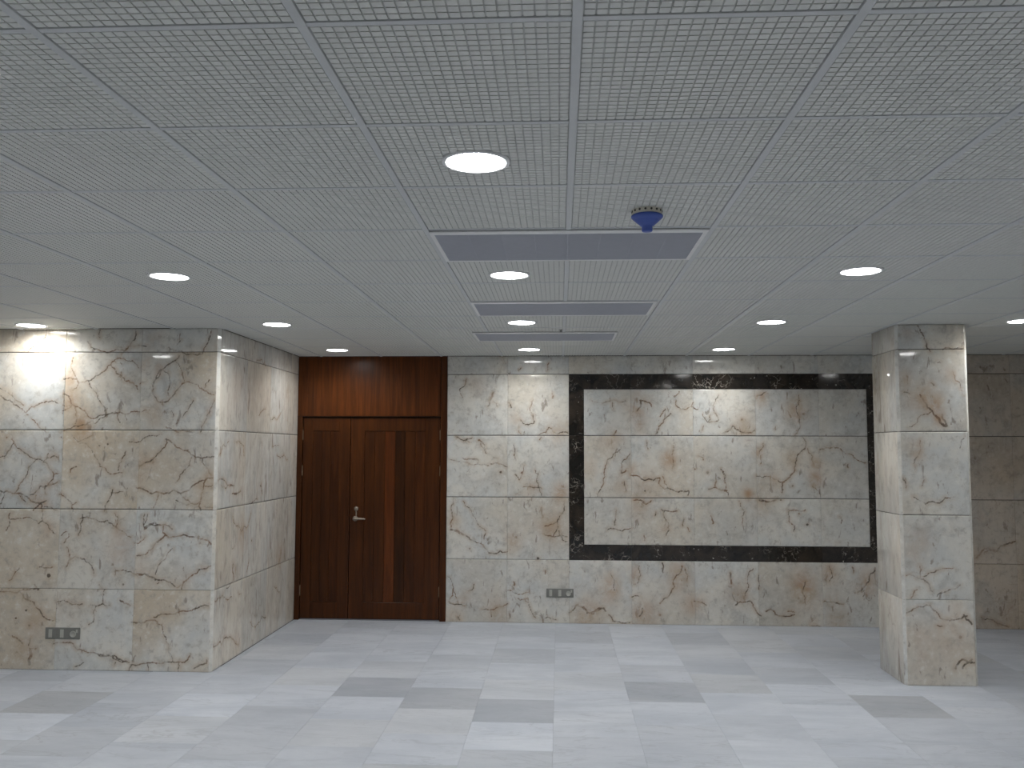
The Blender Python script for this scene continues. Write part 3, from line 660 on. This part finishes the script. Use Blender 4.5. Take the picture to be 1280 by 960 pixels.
def cell_panel(x0, x1, y0, y1, hole=None):
    """panel of raised squares between the rails; arguments relative to the full module's corner"""
    key = (round(x0, 3), round(x1, 3), round(y0, 3), round(y1, 3), hole)
    if key in cell_cache:
        return cell_cache[key]
    V, Fc, mi = [], [], []
    hs = PITCHC / 2 - 0.0021
    dep = 0.0045
    for a in range(NC):
        xa = MARG + (a + .5) * PITCHC
        if xa - hs < x0 or xa + hs > x1:
            continue
        for b in range(NC):
            yb = MARG + (b + .5) * PITCHC
            if yb - hs < y0 or yb + hs > y1:
                continue
            if hole and math.hypot(max(0, abs(xa - hole[0]) - hs), max(0, abs(yb - hole[1]) - hs)) < .0985:
                continue
            n = len(V)
            for z, e in ((0.0, hs), (dep, hs)):
                V += [(xa - e, yb - e, z), (xa + e, yb - e, z), (xa + e, yb + e, z), (xa - e, yb + e, z)]
            Fc += [(n, n + 3, n + 2, n + 1), (n, n + 1, n + 5, n + 4), (n + 1, n + 2, n + 6, n + 5), (n + 2, n + 3, n + 7, n + 6), (n + 3, n, n + 4, n + 7)]
            mi += [0] * 5
    n = len(V)
    if hole is None:
        V += [(x0, y0, dep), (x1, y0, dep), (x1, y1, dep), (x0, y1, dep)]
        Fc.append((n, n + 3, n + 2, n + 1))
        mi.append(1)
    else:
        hx, hy = hole
        ang = [2 * math.pi * q / 40 for q in range(40)] + [math.atan2(cy - hy, cx - hx) % (2 * math.pi) for cx in (x0, x1) for cy in (y0, y1)]
        ang.sort()
        for a in ang:
            c, q = math.cos(a), math.sin(a)
            tt = min(((x1 if c > 0 else x0) - hx) / c if abs(c) > 1e-9 else 9, ((y1 if q > 0 else y0) - hy) / q if abs(q) > 1e-9 else 9)
            V += [(hx + .0965 * c, hy + .0965 * q, dep), (hx + tt * c, hy + tt * q, dep)]
        na = len(ang)
        for q in range(na):
            q2 = (q + 1) % na
            Fc.append((n + 2 * q, n + 2 * q2, n + 2 * q2 + 1, n + 2 * q + 1))
            mi.append(1)
    me = bpy.data.meshes.new('ceiling_panel')
    me.from_pydata(V, [], Fc)
    me.materials.append(M['panel'])
    me.materials.append(M['groove'])
    me.polygons.foreach_set('material_index', mi)
    me.update()
    cell_cache[key] = me
    return me


panels = []
for i in range(math.floor((XMIN - TX0) / TILE), math.ceil((XMAX - TX0) / TILE)):
    for j in range(math.floor((YMIN - TY0) / TILE), math.ceil((YB - TY0) / TILE)):
        ox, oy = TX0 + i * TILE, TY0 + j * TILE
        x0, x1 = max(XMIN, ox), min(XMAX, ox + TILE)
        y0, y1 = max(YMIN, oy), min(YB, oy + TILE)
        if x1 <= XC:
            y1 = min(y1, YL)
        elif x0 < XC:
            if y0 >= YL:
                x0 = XC
        if x1 - x0 < .03 or y1 - y0 < .03:
            continue
        panels.append((abs(ox) * .7 + abs(oy - 5), ox, oy, x0, x1, y0, y1))
panels.sort()
for n, (d, ox, oy, x0, x1, y0, y1) in enumerate(panels[:298]):
    hole = None
    for lx, ly, _ in LAMPS:
        if x0 < lx < x1 and y0 < ly < y1:
            hole = (round(lx - ox, 4), round(ly - oy, 4))
    link_copy('ceiling_panel', cell_panel(x0 - ox, x1 - ox, y0 - oy, y1 - oy, hole), (ox, oy, H), ceiling)
if len(panels) > 298:
    rest = MB()
    for d, ox, oy, x0, x1, y0, y1 in panels[298:]:
        rest.box(x0 + .012, x1 - .012, y0 + .012, y1 - .012, H, H + .0045)
    o = rest.build('ceiling_panels', M['panel'], ceiling)
    o['kind'] = 'stuff'
for i in range(math.ceil((XMIN - TX0) / TILE), math.ceil((XMAX - TX0) / TILE)):
    x = TX0 + i * TILE
    MB().box(x - .0115, x + .0115, YMIN, YL if x < XC else YB, H - .004, H + .008, .001).build('main_rail', M['rail'], ceiling)
for j in range(math.ceil((YMIN - TY0) / TILE), math.ceil((YB - TY0) / TILE)):
    y = TY0 + j * TILE
    MB().box(XC if y > YL else XMIN, XMAX, y - .0095, y + .0095, H - .0015, H + .008, .0008).build('cross_rail', M['rail'], ceiling)

# ------------------------------------------------------------------ walls
wall_left = struct(MB().box(XMIN - .1, XC - .0205, YL + .0205, YB + .1, -.1, H + .05).build('wall_left', M['grout']),
                   'cream veined marble wall block projecting left of the wooden door')
CH = 0.020   # chamfered corner
xs = [XC - CH] + [XC - .012 - .598 * k for k in range(1, 5)] + [XMIN]
for r in range(5):
    for c in range(5):
        s0, s1 = xs[c + 1], xs[c]
        slab('marble_slab', wall_left, s0, s1, ROWS[r], ROWS[r + 1], '-y', YL, M['marble'], 'L' if c < 3 else None,
             slab_color(.22 if c < 3 else .9, .8, 1.05), gap_z=0.0026 if r else .0005)
    ys = [YL + CH, YL + .62, YL + 1.22, YL + 1.82, YB]
    for c in range(4):
        slab('marble_slab', wall_left, ys[c], ys[c + 1], ROWS[r], ROWS[r + 1], '+x', XC, M['marble_streak'], 'S', slab_color(.30, .3, 1.06), res=.010)
    z0, z1 = ROWS[r] + .0014, ROWS[r + 1] - .0014
    v = [(XC - CH, YL, z0), (XC, YL + CH, z0), (XC - CH, YL + CH, z0), (XC - CH, YL, z1), (XC, YL + CH, z1), (XC - CH, YL + CH, z1)]
    o = mesh_obj('corner_strip', [(p[0] - XC, p[1] - YL, p[2]) for p in v], [(0, 1, 4, 3), (1, 2, 5, 4), (2, 0, 3, 5), (0, 2, 1), (3, 4, 5)], M['marble'], wall_left)
    o.location = (XC, YL, 0)
    o.color = (0, .2, 1.12, 1)
    at = o.data.attributes.new('crack', 'FLOAT', 'POINT')
    at.data.foreach_set('value', [0.06] * 6)

wall_back = struct(MB().box(DX1 + .002, XMAX + .1, YB + .0205, YB + .14, -.1, H + .05).build('wall_back', M['grout']),
                   'cream marble back wall with a black marble border inlaid as a large rectangle')
BX0, BX1, BZ0, BZ1, BW = 0.097, 3.097, 0.6, 2.4, 0.147
cols = [DX1] + [BX0 + .6 * k for k in range(-1, 9)]
cols = [c for c in cols if c < XMAX - .05] + [XMAX]
for r in range(5):
    z0, z1 = ROWS[r], ROWS[r + 1]
    for c in range(len(cols) - 1):
        s0, s1 = cols[c], cols[c + 1]
        a0, a1, b0, b1 = s0, s1, z0, z1
        if 1 <= r <= 3 and s0 >= BX0 - .01 and s1 <= BX1 + .01:
            a0, a1 = max(s0, BX0 + BW), min(s1, BX1 - BW)
            b0, b1 = max(z0, BZ0 + BW), min(z1, BZ1 - BW)
        far = s0 > BX1 - .05  # right-end slabs: the shade behind the column is put into a darker colour
        slab('marble_slab', wall_back, a0, a1, b0, b1, '-y', YB, M['marble_shaded' if far else 'marble'], 'B', slab_color(.2, .35, .98) if not far else (.35, .5, .80), res=.009,
             gap_z=0.003 if r else .0005)


def border(name, p, lift=0.0):
    """mitred strip of black marble from four (x, z) corners"""
    cx = sum(q[0] for q in p) / 4
    cz = sum(q[1] for q in p) / 4
    v = [(q[0] - cx, -lift, q[1] - cz) for q in p] + [(q[0] - cx, .02, q[1] - cz) for q in p]
    o = mesh_obj(name, v, [(0, 1, 2, 3), (1, 0, 4, 5), (2, 1, 5, 6), (3, 2, 6, 7), (0, 3, 7, 4)], M['black_marble'], wall_back)
    o.location = (cx, YB, cz)
    o['label'] = 'strip of black marble with pale flecks'
    return o


g = .0007
for k in range(5):
    a, b = BX0 + .6 * k, BX0 + .6 * (k + 1)
    ia, ib = max(a, BX0 + BW), min(b, BX1 - BW)
    border('border_strip', [(a + g, BZ1 - g), (ia + g, BZ1 - BW + g), (ib - g, BZ1 - BW + g), (b - g, BZ1 - g)])
    border('border_strip', [(ia + g, BZ0 + BW - g), (a + g, BZ0 + g), (b - g, BZ0 + g), (ib - g, BZ0 + BW - g)])
for k in range(3):
    a, b = BZ0 + .6 * k, BZ0 + .6 * (k + 1)
    ia, ib = max(a, BZ0 + BW), min(b, BZ1 - BW)
    border('border_strip', [(BX0 + g, b - g), (BX0 + g, a + g), (BX0 + BW - g, ia + g), (BX0 + BW - g, ib - g)])
    border('border_strip', [(BX1 - BW + g, ib - g), (BX1 - BW + g, ia + g), (BX1 - g, a + g), (BX1 - g, b - g)])

struct(MB().box(XMIN - .1, XMIN, YMIN, YL + .02, -.1, H + .05).build('wall_far_left', M['plaster']))
struct(MB().box(XMAX, XMAX + .1, YMIN, YB + .02, -.1, H + .05).build('wall_right', M['plaster']))
struct(MB().box(XMIN - .1, XMAX + .1, YMIN - .1, YMIN, -.1, H + .05).build('wall_rear', M['plaster']))

# ------------------------------------------------------------------ square marble column
PX0, PX1, PY0, PY1 = 2.455, 2.965, 6.549, 7.055
column = MB().box(PX0 + .0205, PX1 - .0205, PY0 + .0205, PY1 - .0205, 0, H).build('column', M['grout'])
tag(column, 'square column clad in cream marble slabs in front of the framed wall panel', 'column')
CC = .018
for r in range(5):
    z0, z1 = ROWS[r], ROWS[r + 1]
    gz = dict(gap_z=0.0024 if r else .0003)
    slab('marble_slab', column, PX0 + CC, PX1 - CC, z0, z1, '-y', PY0, M['marble'], 'P', slab_color(.12, .5, 1.06), **gz)
    slab('marble_slab', column, PY0 + CC, PY1 - CC, z0, z1, '-x', PX0, M['marble_streak'], None, slab_color(.4, .3, 1.0), **gz)
    slab('marble_slab', column, PY0 + CC, PY1 - CC, z0, z1, '+x', PX1, M['marble_streak'], None, slab_color(.4, .3, 1.0), **gz)
    slab('marble_slab', column, PX0 + CC, PX1 - CC, z0, z1, '+y', PY1, M['marble'], None, slab_color(.5, .5, 1.0), **gz)
    for (cx, cy, sx, sy) in ((PX0, PY0, 1, 1), (PX1, PY0, -1, 1), (PX0, PY1, 1, -1), (PX1, PY1, -1, -1)):
        a, b = z0 + .0016, z1 - .0016
        pts = [(sx * CC, 0), (0, sy * CC), (sx * CC, sy * CC)]
        v = [(p[0], p[1], z) for z in (a, b) for p in pts]
        o = mesh_obj('corner_strip', v, [(0, 1, 4, 3), (1, 2, 5, 4), (2, 0, 3, 5), (0, 2, 1), (3, 4, 5)], M['marble'], column)
        o.location = (cx, cy, 0)
        o.color = (0, .2, 1.06, 1)
        o.data.attributes.new('crack', 'FLOAT', 'POINT').data.foreach_set('value', [0.06] * 6)

# ------------------------------------------------------------------ double wooden door with a panel above
door = struct(MB().box(DX0, DX1, YB + .075, YB + .1, 0, H).build('door_1', M['dark']), 'tall dark wooden double door of unequal leaves with a plain panel above')


def wood(o, tone=1.0, red=1.0):
    o.color = (tone * red, tone, tone, 1)
    return o


ZH = 1.985
wood(MB().box(DX0 + .001, -2.538, YB - .006, YB + .07, .002, ZH - .004, .002).build('jamb', M['wood'], door), .8)
wood(MB().box(-1.160, DX1 - .001, YB - .006, YB + .07, .002, H - .002, .002).build('jamb', M['wood'], door), .9)
wood(MB().box(DX0 + .001, -1.162, YB, YB + .06, ZH, H - .002, .002).build('header_panel', M['wood'], door), 1.35, 1.05)
wood(MB().box(DX0 + .001, -1.162, YB - .006, YB + .06, ZH - .004, ZH + .006, .001).build('header_shadow_strip', M['wood'], door), .55)  # dark strip standing in for the shadow gap under the header


def leaf(x0, x1, px0, px1, planks, tone):
    y = YB + .016
    z0, z1, p0, p1 = .016, ZH - .014, .172, 1.842
    mb = MB()
    mb.box(x0, px0, y, y + .04, z0, z1, .0015)
    mb.box(px1, x1, y, y + .04, z0, z1, .0015)
    mb.box(px0, px1, y, y + .04, p1, z1, .0015)
    mb.box(px0, px1, y, y + .04, z0, p0, .0015)
    lf = wood(mb.build('door_leaf', M['wood'], door), tone)
    w = (px1 - px0) / len(planks)
    for k, (tn, rd) in enumerate(planks):
        wood(MB().box(px0 + k * w + .0006, px0 + (k + 1) * w - .0006, y + .007, y + .03, p0 + .001, p1 - .001, .0012).build('panel_plank', M['wood'], lf), tn, rd)
    return lf


lf1 = leaf(-2.534, -2.061, -2.434, -2.170, [(.80, 1), (.84, 1), (.78, 1.04)], .92)
lf2 = leaf(-2.055, -1.166, -1.916, -1.311, [(.82, 1), (.95, 1), (1.35, 1.12), (.62, .95), (.85, 1), (.95, 1.02)], .98)
for lf, x in ((lf1, -2.536), (lf2, -1.164)):
    for z in (1.80, 1.45, .28):
        o = MB().lathe([(.0, -.05), (.006, -.05), (.007, -.045), (.007, .045), (.006, .05), (0, .05)], 12, (x, YB + .010, z)).build('hinge', M['brass'], lf, True)
        o['label'] = 'thin metal barrel hinge'
yl = YB + .016
rose = MB()
rose.lathe([(0, -.010), (.018, -.010), (.022, -.006), (.022, 0)], 24, (-1.990, yl, 1.078), 'y')
rose.lathe([(0, -.022), (.006, -.022), (.007, -.010)], 12, (-1.990, yl, 1.078), 'y')
rose.box(-1.996, -1.984, yl - .006, yl, .99, 1.06, .001)
rose.build('lock_rose', M['steel'], lf2, True)['label'] = 'round metal key rose above the lever'
hd = MB()
hd.lathe([(0, -.012), (.022, -.012), (.026, -.008), (.026, 0)], 24, (-1.998, yl, .982), 'y')
hd.lathe([(.010, -.05), (.010, 0)], 16, (-1.998, yl, .982), 'y')
hd.lathe([(0, -.016), (.011, -.013), (.012, 0), (.010, .06), (.0085, .108), (0, .112)], 16, (-1.998, yl - .05, .982), 'x')
hd.build('lever_handle', M['steel'], lf2, True)['label'] = 'steel lever handle'

# ------------------------------------------------------------------ ceiling lamps
def lamp(x, y, label, group='round recessed ceiling downlights'):
    e = empty('ceiling_light', (x, y, H))
    tag(e, label, 'ceiling light', group)
    MB().lathe([(.110, .0045), (.110, -.0035), (.105, -.0060), (.099, -.0060), (.0955, -.003), (.0935, .0015), (.0935, .0045)], 40).build('trim_ring', M['trim_white'], e, True)
    MB().lathe([(.0935, .001), (.086, .020), (.075, .045)], 24).build('bowl', M['glow_reflector'], e, True)['label'] = 'white inner reflector bowl, given a glow for its reflected lamplight'
    o = MB().lathe([(.075, .045), (.0005, .043)], 24).build('diffuser', M['lit'], e, True)
    o['label'] = 'glowing white diffuser disc'
    return e


for x, y, lb in LAMPS:
    lamp(x, y, lb)

# ------------------------------------------------------------------ air grilles
def vent(x0, x1, y0, y1, label):
    cx, cy = (x0 + x1) / 2, (y0 + y1) / 2
    e = empty('air_grille', (cx, cy, H))
    tag(e, label, 'air grille', 'rectangular ceiling air grilles')
    w, d = (x1 - x0) / 2, (y1 - y0) / 2
    t_ = .018
    for (a0, a1, b0, b1) in ((-w - t_, w + t_, -d - .044, -d), (-w - t_, w + t_, d, d + t_), (-w - t_, -w, -d, d), (w, w + t_, -d, d)):
        MB().box(a0, a1, b0, b1, -.010, -.003, .001).build('frame_bar', M['vent_frame'], e)
    MB().box(-w, w, -d, d, -.0045, -.003).build('backing', M['vent_dark'], e)
    mb = MB()
    n = 34
    for k in range(n):
        y = -d + (k + .5) * 2 * d / n
        mb.box(-w, w, y - .0045, y + .0045, -.0085, -.0046)
    for k in range(1, 8):
        x = -w + k * 2 * w / 8
        mb.box(x - .002, x + .002, -d, d, -.0078, -.0046)
    o = mb.build('blades', M['vent_blade'], e)
    o['kind'] = 'stuff'
    return e


vent(-.530, .607, 3.688, 4.208, 'widest grey ceiling air grille, nearest, just past the blue detector')
vent(-.534, .588, 5.475, 5.965, 'middle grey ceiling air grille of the three in a row')
vent(-.663, .440, 6.905, 7.370, 'narrowest grey ceiling air grille, farthest, nearest the back wall')

# ------------------------------------------------------------------ smoke detector under a blue dust cap, sprinkler
e = empty('smoke_detector', (.340, 3.370, H))
tag(e, 'smoke detector under a blue cone-shaped dust cap on the ceiling', 'smoke detector')
b = MB().lathe([(.058, 0), (.058, -.014), (.055, -.020), (.052, -.022), (0, -.022)], 40).build('base', M['cream'], e, True)
slots = MB()
for k in range(16):
    a = 2 * math.pi * (k + .5) / 16
    c, s = math.cos(a), math.sin(a)
    n = len(slots.v)
    slots.lathe([(0, .0022), (.0042, .0018), (.0045, 0)], 10, (0, 0, 0), 'x')
    for q in range(n, len(slots.v)):
        px, py, pz = slots.v[q]
        px += .0575
        slots.v[q] = (px * c - py * s, px * s + py * c, pz - .007)
slots.build('vent_slot', M['dark'], b)
cap = MB().lathe([(.057, -.019), (.061, -.022), (.061, -.027), (.052, -.037), (.048, -.038), (.046, -.042), (.026, -.060), (.0205, -.062), (.0205, -.080), (.018, -.083), (0, -.083)], 40).build('dust_cap', M['blue'], e, True)
cap['label'] = 'blue plastic stepped cone'

e = empty('sprinkler_head', (.015, 6.76, H))
tag(e, 'tiny dark sprinkler head on the ceiling in front of the farthest grille', 'sprinkler')
MB().lathe([(.016, 0), (.016, -.003), (.007, -.004), (.007, -.010), (0, -.010)], 20).build('body', M['plate'], e, True)
MB().lathe([(0, -.016), (.011, -.016), (.011, -.0145), (0, -.014)], 20).build('deflector', M['dark'], e, True)
MB().box(-.006, -.004, -.002, .002, -.0145, -.009).box(.004, .006, -.002, .002, -.0145, -.009).build('yoke', M['dark'], e)

# ------------------------------------------------------------------ socket plates
def socket(x0, x1, z0, z1, plane, label):
    cx, cz = (x0 + x1) / 2, (z0 + z1) / 2
    w, h = (x1 - x0) / 2, (z1 - z0) / 2
    e = empty('wall_socket', (cx, plane, cz))
    tag(e, label, 'wall socket', 'socket plates low on the marble walls')
    MB().box(-w, w, -.008, -.0003, -h, h, .002).build('plate', M['plate'], e)
    cw = 2 * w / 3
    for k in range(3):
        c = -w + (k + .5) * cw
        mod = MB().box(c - cw / 2 + .004, c + cw / 2 - .004, -.0105, -.008, -h + .008, h - .008, .0008).build('module', M['plate'], e)
        if k < 2:
            MB().box(c - .016, c + .012, -.0135, -.0105, -h + .012, h - .012, .001).build('rocker', M['insert'], mod)
        else:
            MB().lathe([(.024, 0), (.024, -.003), (.020, -.003), (.019, -.001), (0, -.001)], 28, (c - .006, -.0105, -.004), 'y').build('outlet_ring', M['insert'], mod, True)
            MB().box(c + .016, c + .030, -.013, -.0105, .006, h - .012, .0008).build('pilot', M['insert'], mod)
    return e


socket(-.122, .139, .245, .329, YB, 'three-gang grey socket plate low on the back wall, below the black border')
socket(-3.868, -3.600, .229, .314, YL, 'three-gang grey socket plate low on the projecting left marble wall')
